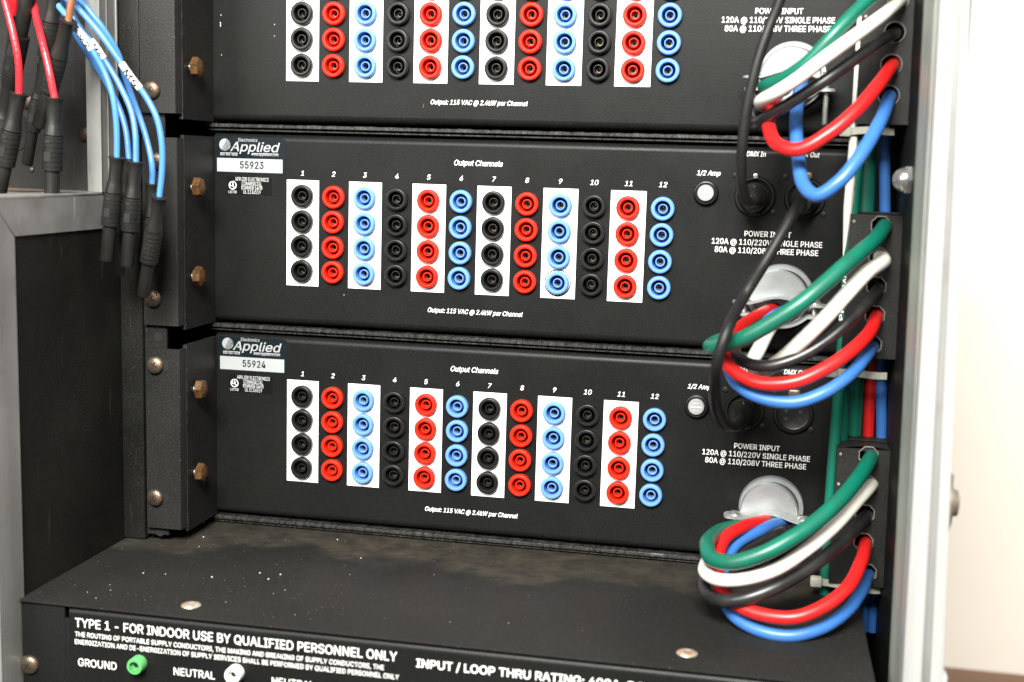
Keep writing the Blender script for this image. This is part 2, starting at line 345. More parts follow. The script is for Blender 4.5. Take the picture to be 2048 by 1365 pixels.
def holed_plate(bm, x0, x1, z0, z1, y, cx, cz, r, half_x, half_z, seg=16):
    """flat sheet with round holes at cx x cz"""
    xs = [x0]
    for c in cx: xs += [c - half_x, c + half_x]
    xs.append(x1)
    zs = [z0]
    for c in sorted(cz): zs += [c - half_z, c + half_z]
    zs.append(z1)
    def uniq(a):
        o = [a[0]]
        for v in a[1:]:
            if v - o[-1] > 1e-3: o.append(v)
        return o
    X, Z = uniq(xs), uniq(zs)
    vs = {}
    def vert(x, z):
        k = (round(x, 3), round(z, 3))
        if k not in vs: vs[k] = bm.verts.new((x, y, z))
        return vs[k]
    for i in range(len(X) - 1):
        for j in range(len(Z) - 1):
            mx, mz = (X[i] + X[i + 1]) / 2, (Z[j] + Z[j + 1]) / 2
            hit = any(abs(mx - c) < .01 for c in cx) and any(abs(mz - c) < .01 for c in cz) and X[i + 1] - X[i] < half_x * 2 + .01 and Z[j + 1] - Z[j] < half_z * 2 + .01
            c4 = [vert(X[i], Z[j]), vert(X[i + 1], Z[j]), vert(X[i + 1], Z[j + 1]), vert(X[i], Z[j + 1])]
            if not hit: bm.faces.new(c4); continue
            ring = [bm.verts.new((mx + r * math.cos(-3 * math.pi / 4 + 2 * math.pi * k / seg), y, mz + r * math.sin(-3 * math.pi / 4 + 2 * math.pi * k / seg))) for k in range(seg)]
            q = seg // 4
            for s in range(4):
                a, b = c4[s], c4[(s + 1) % 4]; seq = [ring[(s * q + t) % seg] for t in range(q + 1)]
                mid = q // 2
                for t in range(q): bm.faces.new((a if t < mid else b, seq[t + 1], seq[t]))
                bm.faces.new((a, b, seq[mid]))
ZR = [-QZ * r for r in range(4)]
CH = [('k', 'r', 'b')[c % 3] for c in range(12)]

# ------------------------------------------------------------------ dimmer module
TOPZ, BOTZ = 38.0, -83.0
def rounded_panel(bm, z0, z1, x0, x1, r=5.0, flip=False):
    pr = []
    for k in range(7):
        a = k / 6 * math.pi / 2; pr.append((r - r * math.sin(a) if True else 0, z1 + r * math.cos(a)))
    return pr
def module(idx, label, serial):
    dz = -PITCH * idx; dx = .72 * idx
    O = V(dx, 0, dz)
    t = thing('dimmer_module', label, 'dimmer pack', O, 'rack dimmer modules stacked in the case')
    loc = -O
    # front panel: flat field with jack holes, rounded bends above and below
    bm = bm_new(); r = 4.5
    cx = [PX * c for c in range(12)]
    holed_plate(bm, -62.5, XR, BOTZ + 2, TOPZ - 3, 0, cx, ZR, 5.6, 7.0, 7.0)
    top = [(0, TOPZ - 3)] + [(r - r * math.cos(a), TOPZ - 3 + r * math.sin(a)) for a in [k / 6 * math.pi / 2 for k in range(1, 7)]] + [(60, TOPZ - 3 + r)]
    bot = [(60, BOTZ + 2 - r), *[(r - r * math.cos(a), BOTZ + 2 - r * math.sin(a)) for a in [k / 6 * math.pi / 2 for k in range(6, 0, -1)]], (0, BOTZ + 2)]
    extrude_prof(bm, top, -62.5, XR); extrude_prof(bm, bot, -62.5, XR)
    bmesh.ops.remove_doubles(bm, verts=bm.verts[:], dist=.01)
    obj('front_panel', bm, 'panel_black', t, ang=60)
    # chassis box behind, with dark interior
    bm = bm_new(); box(bm, -62, XR - .5, 14, 120, BOTZ + 1, TOPZ - 2); obj('chassis', bm, 'hole_dark', t)
    # the two plate edges that show below the panel
    random.seed(20 + idx)
    bm = bm_new(); pts = []
    nseg = 120
    for (za, zb, ya) in ((-90.0, -87.6, -1.5), (-92.2, -90.9, .5)):
        R = []
        for k in range(nseg + 1):
            x = -66 + (XR + 66) * k / nseg; j = random.uniform(-.22, .22) if za > -91 else 0
            R.append([bm.verts.new((x, 60, za)), bm.verts.new((x, ya + .4, za)), bm.verts.new((x, ya, za + .4)), bm.verts.new((x, ya + j * .5, zb - .5 + j)), bm.verts.new((x, ya + .5, zb + j)), bm.verts.new((x, 60, zb))])
        for a, b in zip(R, R[1:]):
            for k in range(5): bm.faces.new((a[k], a[k + 1], b[k + 1], b[k]))
    obj('bottom_lip', bm, 'edge_black', t)
    # white channel strips
    for c in range(0, 12, 2):
        bm = bm_new(); x0, x1 = PX * c - 11.2, PX * c + 11.0
        holed_plate(bm, x0, x1, -59.2, 10.4, -.25, [PX * c], ZR, 5.7, 7.0, 7.0)
        obj('channel_strip', bm, 'white_strip', t)
    random.seed(40 + idx)
    for c in range(12):
        for rr in range(4):
            j = link('jack', JM[CH[c]], t, (PX * c + random.uniform(-.15, .15), -.3 if c % 2 == 0 else -.05, ZR[rr] + random.uniform(-.15, .15)))
            j.rotation_euler = (random.uniform(-.02, .02), random.uniform(0, 6.28), random.uniform(-.02, .02))
            link('contact', CONTACT, j)
    if idx == 0:      # oversize hole ring round the lowest jack of channel 9
        bm = bm_new(); lathe(bm, [(0, 7.9), (.25, 8.4), (.25, 8.55), (0, 8.6)], V(PX * 8 - .3, -.3, ZR[3]), seg=40, cap0=False, cap1=False); obj('washer_ring', bm, 'print_dark', t)
    # lettering
    Bt = dict(bold=.022, shear=.25)
    BO = V(0, 0, 0)
    for c in range(12):
        me = text_mesh(str(c + 1), 3.1, bold=.018, shear=.2)
        link('lettering', me, t, (PX * c - .5 - me['w'] / 2, -.1, 13.3))
    text_at('Output Channels', (908.6, 331.6), (1005.5, 333), 10.5, 0, t, **Bt)
    text_at('Output: 115 VAC @ 2.4kW per Channel', (856, 624.6), (1045, 634), 9.0, 0, t, **Bt)
    text_at('1/2 Amp', (1393.7, 350), (1441, 352.5), 9.2, 0, t, **Bt)
    text_at('DMX In', (1493.3, 313), (1531.4, 313.6), 9.4, 0, t, bold=.022, shear=.2)
    text_at('DMX Out', (1591, 314.2), (1639, 315.6), 9.4, 0, t, bold=.015, shear=.2)
    text_at('POWER INPUT', (1489, 473), (1582, 476), 10.5, 0, t, bold=.02)
    text_at('120A @ 110/220V SINGLE PHASE', (1423.6, 488), (1644, 495.5), 10.8, 0, t, bold=.02)
    text_at('80A @ 110/208V THREE PHASE', (1429.5, 504.5), (1636, 512), 10.8, 0, t, bold=.02)
    # stickers
    if serial:
        if idx == 1: so = at(440, 710, 0) - at(434, 314, 0) - O; uo = at(459, 748, 0) - at(455, 352, 0) - O
        else: so = uo = V(0, 0, 0)
        so = V(so.x, 0, so.z); uo = V(uo.x, 0, uo.z)
        a = at(432, 274, 0); b = at(571.5, 352, 0)
        bm = bm_new(); pts = []
        x0, x1, z0, z1, rc = a.x, b.x, b.z + .4, a.z, 2.6
        for cx_, cz_, s in ((x1 - rc, z1 - rc, 0), (x0 + .6, z1 - .6, 1), (x0 + .6, z0 + .6, 2), (x1 - rc, z0 + rc, 3)):
            q = rc if s in (0, 3) else .6
            for k in range(6): an = (s + k / 5) * math.pi / 2; pts.append(V(cx_ + q * math.cos(an), -.12, cz_ + q * math.sin(an)))
        prism(bm, pts, V(0, -.12, 0)); bmesh.ops.translate(bm, verts=bm.verts[:], vec=so)
        st = obj('asset_sticker', bm, 'sticker_dark', t)
        a = at(434.5, 315, 0); b = at(565.5, 347.3, 0); bm = bm_new(); box(bm, a.x, b.x, -.36, -.22, b.z, a.z - .3, bev=.12, seg=1)
        bmesh.ops.translate(bm, verts=bm.verts[:], vec=so); obj('silver_plate', bm, 'sticker_silver', st)
        def tx(s, L, R, cap, off, par=st, surf=.28, **k): text_at(s, L, R, cap, 0, par, off=off, surf=surf, thick=.06, **k)
        tx(serial, (481, 337.3), (527, 338.3), 13.5, so, surf=.37, mname='print_dark', bold=.035, track=1.1)
        tx('Applied', (461, 303), (560, 304.4), 17.5, so, mname='sticker_silver', bold=.02, shear=.25)
        tx('Electronics', (477, 283.5), (515, 284.2), 6.4, so, mname='sticker_silver', bold=.01, shear=.1)
        tx('800-883-0008', (441, 311), (475, 311.8), 4.6, so, mname='print_grey')
        tx('www.appliednn.com', (503, 311.6), (557, 312.7), 5.2, so, mname='sticker_silver', bold=.02)
        bm = bm_new()
        for p, q in (((441, 302.8), (476, 303.4)), ((504, 304.2), (557, 306))):
            A, B = at(*p, 0), at(*q, 0); box(bm, A.x, B.x, -.34, -.26, A.z - 1.1, A.z - .75)
        bmesh.ops.translate(bm, verts=bm.verts[:], vec=so); obj('underline', bm, 'sticker_silver', st)
        # disc cut by slanted lines
        bm = bm_new(); c0 = at(450, 289.8, 0); R = 3.95; lines = [-.2, .75, 1.6, 2.4, 3.15]
        def seg_slab(u0, u1):
            pts = []
            for s, u in ((1, u0), (1, u1)):
                pass
            th = math.radians(28); ex = V(math.cos(th), 0, -math.sin(th)); ez = V(math.sin(th), 0, math.cos(th)); n = 10
            L1 = []; L2 = []
            for k in range(n + 1):
                u = u0 + (u1 - u0) * k / n; h = math.sqrt(max(R * R - u * u, 0)); L1.append(c0 + ex * u + ez * h); L2.append(c0 + ex * u - ez * h)
            P = L1 + L2[::-1]; P2 = []
            for q in P:
                q = V(q.x, -.26, q.z)
                if not P2 or (q - P2[-1]).length > 1e-3: P2.append(q)
            if (P2[0] - P2[-1]).length < 1e-3: P2.pop()
            prism(bm, P2, V(0, -.06, 0))
        prev = -R
        for l in lines: seg_slab(prev, l - .2); prev = l + .25
        seg_slab(prev, R)
        bmesh.ops.translate(bm, verts=bm.verts[:], vec=so); obj('disc_logo', bm, 'sticker_silver', st)
        # UL sticker
        a = at(454, 352.8, 0); b = at(543, 391.5, 0)
        bm = bm_new(); box(bm, a.x, b.x, -.22, -.1, b.z, a.z); bmesh.ops.translate(bm, verts=bm.verts[:], vec=uo)
        ul = obj('listing_sticker', bm, 'sticker_black', t)
        tx('APPLIED ELECTRONICS', (470.5, 362), (537.5, 363.6), 7, uo, ul, .23, bold=0, mname='print_grey')
        tx('COMMERCIAL', (484, 371), (523.7, 372), 7, uo, ul, .23, bold=0, mname='print_grey')
        tx('DIMMER 54FD', (483.4, 379), (524.8, 380.4), 7, uo, ul, .23, bold=0, mname='print_grey')
        tx('UL E136519', (487, 387.4), (521.4, 388.8), 7, uo, ul, .23, bold=0, mname='print_grey')
        tx('LISTED', (457, 386.4), (473.9, 387), 4.8, uo, ul, .23, bold=0, mname='print_grey')
        tx('U', (460.4, 372.5), (466, 372.7), 6.6, uo, ul, .23, bold=.03)
        tx('L', (466.6, 375), (471.2, 375.2), 6.6, uo, ul, .23, bold=.03)
        c1 = at(465.7, 371, 0); bm = bm_new(); lathe(bm, [(.22, 2.75), (.3, 2.75), (.3, 2.25), (.22, 2.25)], c1, seg=32, cap0=False, cap1=False)
        bmesh.ops.translate(bm, verts=bm.verts[:], vec=uo); obj('ring_mark', bm, 'print_white', ul)
    # fuse holder
    f = at(1412, 385, 0); FX, FZ = 261.9, 10.6
    bm = bm_new(); lathe(bm, [(0, 7.6), (2.2, 7.6), (3.2, 7.0), (3.4, 6.4), (3.0, 5.7), (3.0, 0)], V(FX, 0, FZ), seg=32, cap0=False); fh = obj('fuse_holder', bm, 'jack_black', t)
    bm = bm_new(); lathe(bm, [(2.6, 5.1), (5.0, 5.1), (5.6, 4.7), (5.7, 0)], V(FX, 0, FZ), seg=32, cap0=False); fc = obj('fuse_cap', bm, 'fuse_white', fh)
    bm = bm_new(); box(bm, FX - 3.4, FX + 3.4, -5.9, -5.5, FZ - .45, FZ + .45)
    for k in (-1, 1):
        box(bm, FX - 2.2, FX + 2.2, -5.82, -5.5, FZ + 2.3 * k - .12, FZ + 2.3 * k + .12)
    obj('slot_mark', bm, 'print_grey', fh)
    # DMX sockets
    for X in (291.5, 321.5):
        bm = bm_new(); lathe(bm, [(0, 12.4), (1.5, 12.4), (2.6, 11.6), (2.6, 10.4), (1.0, 10.0), (.6, 9.4), (.6, 0)], V(X, 0, 9.5), seg=40, cap0=False)
        sk = obj('data_socket', bm, 'jack_black', t)
        bm = bm_new()
        for k in range(5): an = math.radians(210 - k * 60 + 0); lathe(bm, [(.5, 1.3), (.75, 1.3), (.75, 0)], V(X + 5 * math.cos(an), 0, 8.6 + 5 * math.sin(an)), seg=10)
        obj('pin_hole', bm, 'hole_dark', sk)
        bm = bm_new(); big = X > 300; box(bm, X - (4 if big else 1.5), X + (4 if big else 1.5), -4.2, -1.0, 20.2, 25.6 if big else 23.4, bev=1.5 if big else .5, seg=3); obj('release_tab', bm, 'old_screw' if big else 'nickel', sk)
        for sx, sz in ((-12.2, 15.5), (11.5, -6.5)): link('screw', SCREWK, t, (X + sx, 0, 9.5 + sz - 3))
    # ear bracket on the left
    bm = bm_new()
    pr = [(-64.5, 0.3), (-64.5, -45), (-62.0, -45), (-62.0, 0.3)]
    R = [[bm.verts.new((x, y, z)) for x, y in pr] for z in (-86.5, 37)]
    for k in range(4): bm.faces.new((R[0][k], R[0][(k + 1) % 4], R[1][(k + 1) % 4], R[1][k]))
    bm.faces.new(R[0]); bm.faces.new(R[1][::-1])
    bmesh.ops.subdivide_edges(bm, edges=[e for e in bm.edges if abs(e.verts[0].co.z - e.verts[1].co.z) > 50], cuts=60)
    for v in bm.verts:
        if v.co.y < -44: v.co.y += random.uniform(-.35, .35); v.co.x += random.uniform(-.12, .12)
    obj('side_plate', bm, 'steel_black', t)
    bm = bm_new()
    ear = [(-86.2, -52.2), (-86.2, -54.0), (-63.6, -54.0), (-62.9, -53.7), (-62.6, -53.0), (-62.6, -20), (-64.4, -20), (-64.4, -52.2)]
    pts = [V(x, y, -83.3) for x, y in ear]; prism(bm, pts, V(0, 0, 118.4))
    er = obj('ear_bracket', bm, 'steel_black', t)
    sl = {-1: ((300, 180), None), 0: ((303, 598), (309, 322)), 1: ((307, 996), (307, 731))}[idx]
    for p in sl:
        if not p: continue
        q = at(p[0], p[1], -56); q = V(q.x + .6, -54.1, q.z) - V(dx, 0, dz)
        bm = bm_new()
        pts = []
        for k in range(20):
            an = 2 * math.pi * k / 20; pts.append(V(q.x + 2.4 + math.cos(an) * 3.4 + (3.2 if math.cos(an) > 0 else -3), -54.02, q.z + math.sin(an) * 3.3))
        prism(bm, pts, V(0, -.06, 0)); obj('slot_hole', bm, 'hole_dark', er)
        s = screw(er, V(q.x, -54.6, q.z)); s.rotation_euler = (random.uniform(-.1, .1), 0, random.uniform(-.15, .05))
    zs = {-1: (-53.7,), 0: (4.4, -52.7), 1: (6.6, -49.3)}[idx]
    for z in zs:
        h = link('hex_bolt', HEX, er, (-62.2, -34.2, z)); h.rotation_euler = (random.uniform(0, 1), 0, 0)
        link('shank', SHANK, h)
    for (u, v, l) in {-1: ((442, 30, .5), (441, 47, 2.2), (443, 110, .4), (420, 162, .5), (549, 49, .5), (549, 72, .4), (847, 210, 1.8)), 0: ((688, 590, .4), (410, 505, .4)), 1: ((412, 905, .5),)}[idx]:
        q = at(u, v, 0) - O; bm = bm_new(); box(bm, q.x - .3, q.x + .3, -.06, .02, q.z - l, q.z + l * .4, bev=.05, seg=1); obj('paint_chip', bm, 'fleck' if u != 847 else 'rusty_brass', t)
    # cable clamp connector
    clamp(t, idx, O)
    return t

def clamp(parent, idx, O):
    u, v = {-1: (1581, 152), 0: (1558, 600), 1: (1538, 1026)}[idx]
    c = at(u, v, -12) - O; X0, Z0 = c.x, c.z; YF = -12.0; R = 18.0
    # lock ring round the knock-out
    bm = bm_new(); lathe(bm, [(0, R + 2.2), (3.2, R + 2.2), (4.4, R + 1.6), (4.4, R - 1), (0, R - 1)], V(X0 + 1.2, 0, Z0 + .8), seg=56, cap0=False, cap1=False)
    cl = obj('cable_clamp', bm, 'zinc', parent)
    bm = bm_new(); lathe(bm, [(0, R - .6), (9, R - .6), (9, R - 2), (.4, R - 2), (.3, 0)], V(X0, 0, Z0), seg=44, cap0=False, cap1=False)
    for q in bm.verts:
        if q.co.z > Z0 - 3: q.co.z = min(q.co.z, Z0 + 14)
    obj('sleeve', bm, 'zinc', cl)
    # half-round shell: flat face with an arched lower edge, rolled sides running back to the panel
    n = 30; arch = lambda x: Z0 - 1.2 + 4.2 * max(0, math.cos(x / R * math.pi / 2)) ** 1.5
    bm = bm_new(); top, sh, back, bot = [], [], [], []
    for k in range(n + 1):
        an = math.pi * (1 - k / n); cx, cz = math.cos(an), math.sin(an)
        top.append(bm.verts.new((X0 + (R - .8) * cx, YF, Z0 - 1.2 + (R - .2) * cz))); sh.append(bm.verts.new((X0 + R * cx, YF + .8, Z0 - 1.2 + (R + .6) * cz)))
        back.append(bm.verts.new((X0 + (R + .1) * cx, -1, Z0 - 1.2 + (R + .8) * cz)))
        bot.append(bm.verts.new((X0 + (R - .8) * cx, YF, arch((R - .8) * cx) if 0 < k < n else Z0 - 1.2)))
    for A, B in ((top, sh), (sh, back)):
        for k in range(n): bm.faces.new((A[k], A[k + 1], B[k + 1], B[k]))
    for k in range(n):
        q = [top[k], top[k + 1], bot[k + 1], bot[k]]; bm.faces.new(q)
    obj('hood', bm, 'zinc', cl, ang=40)
    def strap(y0, y1, fz, th, half):
        b2 = bm_new(); R_ = []
        for k in range(45):
            x = -half + 2 * half * k / 44; e = abs(x) - (half - 4.5); cut = 0 if e < 0 else 4.2 * (1 - math.sqrt(max(0, 1 - (e / 4.5) ** 2)))
            z = fz(x); R_.append([b2.verts.new((X0 + x, y, zz)) for y, zz in ((y0 - cut * .0 + cut, z), (y1 - cut, z), (y1 - cut, z + th), (y0 + cut, z + th))])
        for a, b in zip(R_, R_[1:]):
            for k in range(4): b2.faces.new((a[k], a[(k + 1) % 4], b[(k + 1) % 4], b[k]))
        b2.faces.new(R_[0]); b2.faces.new(R_[-1][::-1]); return obj('strap', b2, 'zinc', cl, ang=40)
    strap(YF - 13, YF + .5, lambda x: (arch(x) if abs(x) < R else Z0 - 1.2) - 1.2, 1.4, 27.5)
    strap(YF - 12, YF - 1, lambda x: Z0 - 9.5 - 6.5 * max(0, 1 - (abs(x) / 17) ** 2.4), 1.8, 26.5)
    for sx in (-20.5, 21):
        o = V(X0 + sx, YF - 6.5, Z0 - 1.1)
        bm = bm_new(); lathe(bm, [(0, 3.9), (.8, 4.1), (2.0, 3.2), (2.7, 1.2), (2.7, 0)], o, V(0, 0, 1), seg=22)
        s_ = obj('clamp_screw', bm, 'nickel', cl)
        bm = bm_new(); box(bm, o.x - 2.6, o.x + 2.6, o.y - .35, o.y + .35, o.z + 2.2, o.z + 2.95); obj('slot', bm, 'hole_dark', s_)
        ln = 27 if (idx == -1 and sx > 0) else 12
        prof = []; h = 0
        while h < ln: prof += [(h, 1.9), (h + .45, 1.45)]; h += .9
        bm = bm_new(); lathe(bm, prof, o, V(0, 0, -1), seg=14); obj('thread', bm, 'nickel', s_)

# ------------------------------------------------------------------ the road case
case = thing('road_case', 'black walled equipment rack case with worn aluminium edging around the dimmers', 'rack case', (0, 0, 0))
bm = bm_new()
pts = [V(-112, -188, -340), V(-112, 62, -340), V(-112, 62, 240), V(-112, -71, 240), V(-112, -71, -2), V(-112, -188, -2)]
prism(bm, pts, V(8, 0, 0)); obj('side_wall', bm, 'wall_black', case)
# aluminium on the left wall: front upright, mitred step rail, upper upright
def flange(name, yz, x0=-104, th=1.4, m='alu'):
    b = bm_new(); prism(b, [V(x0, y, z) for y, z in yz], V(th, 0, 0)); return obj(name, b, m, case)
ex = flange('edge_extrusion', [(-190, -340), (-168.3, -340), (-168.3, -22.5), (-189, -1.6), (-190, -1.6)])
b = bm_new(); box(b, -124, -102.6, -191.6, -190, -340, 0, bev=.4); obj('front_flange', b, 'alu', ex)
ex = flange('edge_extrusion', [(-188.5, -1.5), (-168.0, -21.8), (-50, -21.8), (-50, -1.5)], m='alu_h')
b = bm_new(); box(b, -126, -102.5, -189.5, -73.5, -1.5, .2, bev=.4); obj('top_flange', b, 'alu', ex)
ex = flange('edge_extrusion', [(-73, .4), (-55.5, .4), (-55.5, 240), (-73, 240)])
b = bm_new(); box(b, -112, -102.4, -74.6, -73, .4, 240, bev=.3); obj('front_flange', b, 'alu', ex)
b = bm_new(); box(b, -104, -101.6, -55.3, -53.6, .4, 240, bev=.3); box(b, -104, -103, -53.4, -38, .4, 240, bev=.3); box(b, -102.6, -102.2, -66, -65.2, .4, 240); obj('lip', b, 'alu', ex)
# rail the dimmers are screwed to
b = bm_new(); box(b, -104, -88.6, -51.5, -34, -226, 240, bev=1.2)
obj('rack_rail', b, 'wall_black', case)
b = bm_new(); box(b, -87.4, -72.5, -50.5, -48.5, -222, 240); rl = obj('rack_rail', b, 'steel_black', case)
for z in (-91, -88 + PITCH, -87 - PITCH):
    b = bm_new(); lathe(b, [(0, 2.9), (.15, 2.9), (.15, 0)], V(-78.5, -50.5, z), seg=20, cap0=False); obj('rail_hole', b, 'hole_dark', rl)
b = bm_new(); box(b, -104, 400, 60, 64, -340, 260); obj('inner_back', b, 'hole_dark', case)
# right wall, leaning very slightly as in the photograph
zt, zb = 103.0, -214.0
Xt, Xb = at(1882, 0, -190).x, at(1805, 1365, -190).x
def slab(name, f, m, par=case, ext=110):
    """f(s)->list of 4 (x,y), s=0 top of the picture, 1 bottom"""
    b = bm_new(); R = []
    for s in (-.40, 1.36):
        a, c = f(0), f(1); z = zt + (zb - zt) * s
        R.append([b.verts.new((p[0] + (q[0] - p[0]) * s, p[1] + (q[1] - p[1]) * s, z)) for p, q in zip(a, c)])
    for k in range(4): b.faces.new((R[0][k], R[0][(k + 1) % 4], R[1][(k + 1) % 4], R[1][k]))
    b.faces.new(R[0]); b.faces.new(R[1][::-1])
    bmesh.ops.bevel(b, geom=[e for e in b.edges if abs(e.verts[0].co.z - e.verts[1].co.z) > 50], offset=.35, segments=2, affect='EDGES')
    return obj(name, b, m, par)
XF = lambda s: Xt if s == 0 else Xb
def fx(s, X, u0, u1):
    return atx(u0[s], (0, 1365)[s], X).y, atx(u1[s], (0, 1365)[s], X).y
def f_flange(s):
    X = XF(s); ya, yb = fx(s, X, (1872.5, 1799.5), (1849, 1774)); return [(X, ya), (X, yb), (X + 3, yb), (X + 3, ya)]
def f_flange_in(s):
    X = XF(s) - .35; ya, yb = fx(s, X, (1869.5, 1798), (1866.5, 1795)); return [(X, ya), (X, yb), (X + 1, yb), (X + 1, ya)]
slab('side_wall', lambda s: [(XF(s) + 2.9, -186), (XF(s) + 2.9, 60), (XF(s) + 14, 60), (XF(s) + 14, -186)], 'wall_black')
fl = slab('inner_flange', f_flange, 'alu_green'); slab('bead', f_flange_in, 'alu', fl)
W = lambda s, u: at(u[s], (0, 1365)[s], -190).x
ex = slab('edge_extrusion', lambda s: [(W(s, (1882, 1805)), -190), (W(s, (1911, 1843)), -190), (W(s, (1911, 1843)), -178), (W(s, (1882, 1805)), -178)], 'alu_lit')
slab('groove', lambda s: [(W(s, (1910, 1842)), -187.6), (W(s, (1926, 1861)), -187.6), (W(s, (1926, 1861)), -178), (W(s, (1910, 1842)), -178)], 'alu', ex)
slab('outer_flange', lambda s: [(W(s, (1925, 1860)), -190.4), (W(s, (1940, 1886)), -190.4), (W(s, (1940, 1886)), -170), (W(s, (1925, 1860)), -170)], 'alu_lit', ex)
# latch knob standing off the outside of the right wall
c = at(1893, 1005, -150); b = bm_new()
lathe(b, [(0, 13), (2, 13), (2.6, 10), (3.2, 7), (5.5, 6.5), (6.2, 4), (6.4, 0)], V(c.x - .5, c.y, c.z), V(1, 0, 0), seg=32)
box(b, c.x - .5, c.x + 2.2, c.y - 3, c.y + 3, c.z - 15, c.z + 15, bev=1); obj('latch_knob', b, 'knob_brown', case)
c = at(1882, 1350, -186); b = bm_new(); box(b, c.x - 1, c.x + 2.5, -190, -180, c.z - 30, c.z + 1, bev=.6); obj('latch_plate', b, 'alu_lit', case)
# dome nut on the inside of the right wall
c = at(1812, 360, -75); b = bm_new(); lathe(b, [(0, 8.2), (4.6, 8.2), (5.2, 7)], c + V(4, 0, 0), V(-1, -.12, 0), seg=6, cap1=True)
pr = [(5.0, 6.6)]
for k in range(1, 8): a = k / 7 * math.pi / 2; pr.append((5 + 6.2 * math.sin(a), max(6.6 * math.cos(a), 0)))
lathe(b, pr, c + V(4, 0, 0), V(-1, -.12, 0), seg=24, cap0=False); lathe(b, [(-2, 10.5), (0, 10.5)], c + V(4, 0, 0), V(-1, -.12, 0), seg=28)
obj('dome_nut', b, 'nickel', case)

# ------------------------------------------------------------------ panel seen through the step at upper left
sp = thing('side_panel', 'black metal side panel with ledge and screws behind the hanging red leads', 'metal panel', (-180, -48, 60))
so = V(180, 48, -60)
def sobj(name, b, m, par=sp):
    bmesh.ops.translate(b, verts=b.verts[:], vec=so); return obj(name, b, m, par)
b = bm_new(); box(b, -330, -112.2, -48, -44, -2, 260); sobj('plate', b, 'steel_black')
b = bm_new(); box(b, -330, -112.3, -72, -48.2, -4, -1.5); L0 = at(12, 380, -52)
box(b, L0.x, -112.5, -58, -48.2, -1.4, at(120, 380, -56).z, bev=.5); sobj('ledge', b, 'ledge_wood')
b = bm_new(); q = at(22, 262, -48); lathe(b, [(0, 14.0), (.5, 13.6), (.5, 12.9), (.1, 12.3), (.1, 0)], V(q.x, -48, q.z), seg=48, cap0=False); sobj('round_cover', b, 'steel_black')
for p in ((172, 268), (57, 205)):
    q = at(*p, -48); screw(sp, V(q.x, -48, q.z) + so, SCREWD, CROSSS)
q = at(63, 340, -48); link('screw', SCREWS, sp, V(q.x, -48, q.z) + so)

# ------------------------------------------------------------------ power input module at the bottom with its dusty lid
pm = thing('power_input_module', 'black power input unit at the bottom with dusty flat top and printed warnings', 'power unit', (-103, -172, -227))
po = V(103, 172, 227)
ZS = -226.6
def pobj(name, b, m, par=pm, **k):
    bmesh.ops.translate(b, verts=b.verts[:], vec=po); return obj(name, b, m, par, **k)
b = bm_new(); box(b, -103.4, 366, -173.2, 58, ZS - 1.4, ZS, bev=.4); lid = obj('lid', b, 'shelf_dusty', None); lid.parent = pm; lid.location = po * MM
xs0 = at(128, 1225, -172).x; xs1 = at(138, 1225, -172).x
zf = ZS - 2.0
b = bm_new(); box(b, -103, xs0, -171.4, -169, -345, zf - .6, bev=.5); box(b, xs0 - .1, xs1 + .1, -171.4, -169, -345, at(133, 1238, -172).z, bev=.3)
pobj('mounting_flange', b, 'panel_black')
b = bm_new(); r = 4.0
pr = [(-172, -345), (-172, zf - r)] + [(-172 + r - r * math.cos(a), zf - r + r * math.sin(a)) for a in [k / 8 * math.pi / 2 for k in range(1, 9)]] + [(-150, zf)]
extrude_prof(b, pr, xs1, 366); 
b.faces.new([b.verts.new((xs1, y, z)) for y, z in pr + [(-150, -345)]])
pobj('front_face', b, 'panel_black', ang=60)
b = bm_new(); box(b, -102, 365, -160, 58, -345, ZS - 3); pobj('body', b, 'hole_dark')
def ptx(s, L, R, cap, **k): return text_at(s, L, R, cap, -172, pm, off=po, surf=.1, **k)
ptx('TYPE 1 - FOR INDOOR USE BY QUALIFIED PERSONNEL ONLY', (151, 1257), (794, 1319.5), 16.8, bold=.012)
ptx('THE ROUTING OF PORTABLE SUPPLY CONDUCTORS, THE MAKING AND BREAKING OF SUPPLY CONDUCTORS, THE', (151, 1276), (768, 1336.5), 8.8, bold=.008)
ptx('ENERGIZATION AND DE-ENERGIZATION OF SUPPLY SERVICES SHALL BE PERFORMED BY QUALIFIED PERSONNEL ONLY', (150.5, 1291.5), (798, 1355.5), 8.8, bold=.008)
ptx('GROUND', (157, 1332.5), (233.5, 1339.5), 14.5, bold=.004)
ptx('NEUTRAL', (348, 1350.5), (430, 1358.5), 14.5, bold=.004)
ptx('NEUTRAL', (544, 1370), (628, 1378), 14.5, bold=.004)
ptx('INPUT / LOOP THRU RATING: 400A, 3 PHASE', (833, 1337), (1356, 1388), 16.5, bold=.028)
def cam_jack(p, m):
    q = at(*p, -180); b = bm_new()
    lathe(b, [(0, 4.7), (5.4, 4.7), (6.3, 4.3), (6.4, 3.6), (6.3, 3.0)], V(q.x, -172, q.z), V(.0, -1, 0), seg=32, cap0=False, cap1=False)
    lathe(b, [(6.3, 3.0), (3.6, 2.7), (3.6, 1.5)], V(q.x, -172, q.z), V(0, -1, 0), seg=6, cap0=False, cap1=False)
    lathe(b, [(3.6, 1.55), (1, 1.5), (1, 0)], V(q.x, -172, q.z), V(0, -1, 0), seg=16, cap0=False, cap1=False)
    j = pobj('input_jack', b, m); b = bm_new(); lathe(b, [(3.65, 1.55), (3.7, 0)], V(q.x, -172, q.z), seg=16); pobj('contact', b, 'hole_dark', j); bpy.data.objects[j.name]
cam_jack((265, 1337), 'green_plastic'); cam_jack((461, 1356), 'white_plastic')
q = at(57, 1331, -173); s = screw(pm, V(q.x, -171.6, q.z) + po)
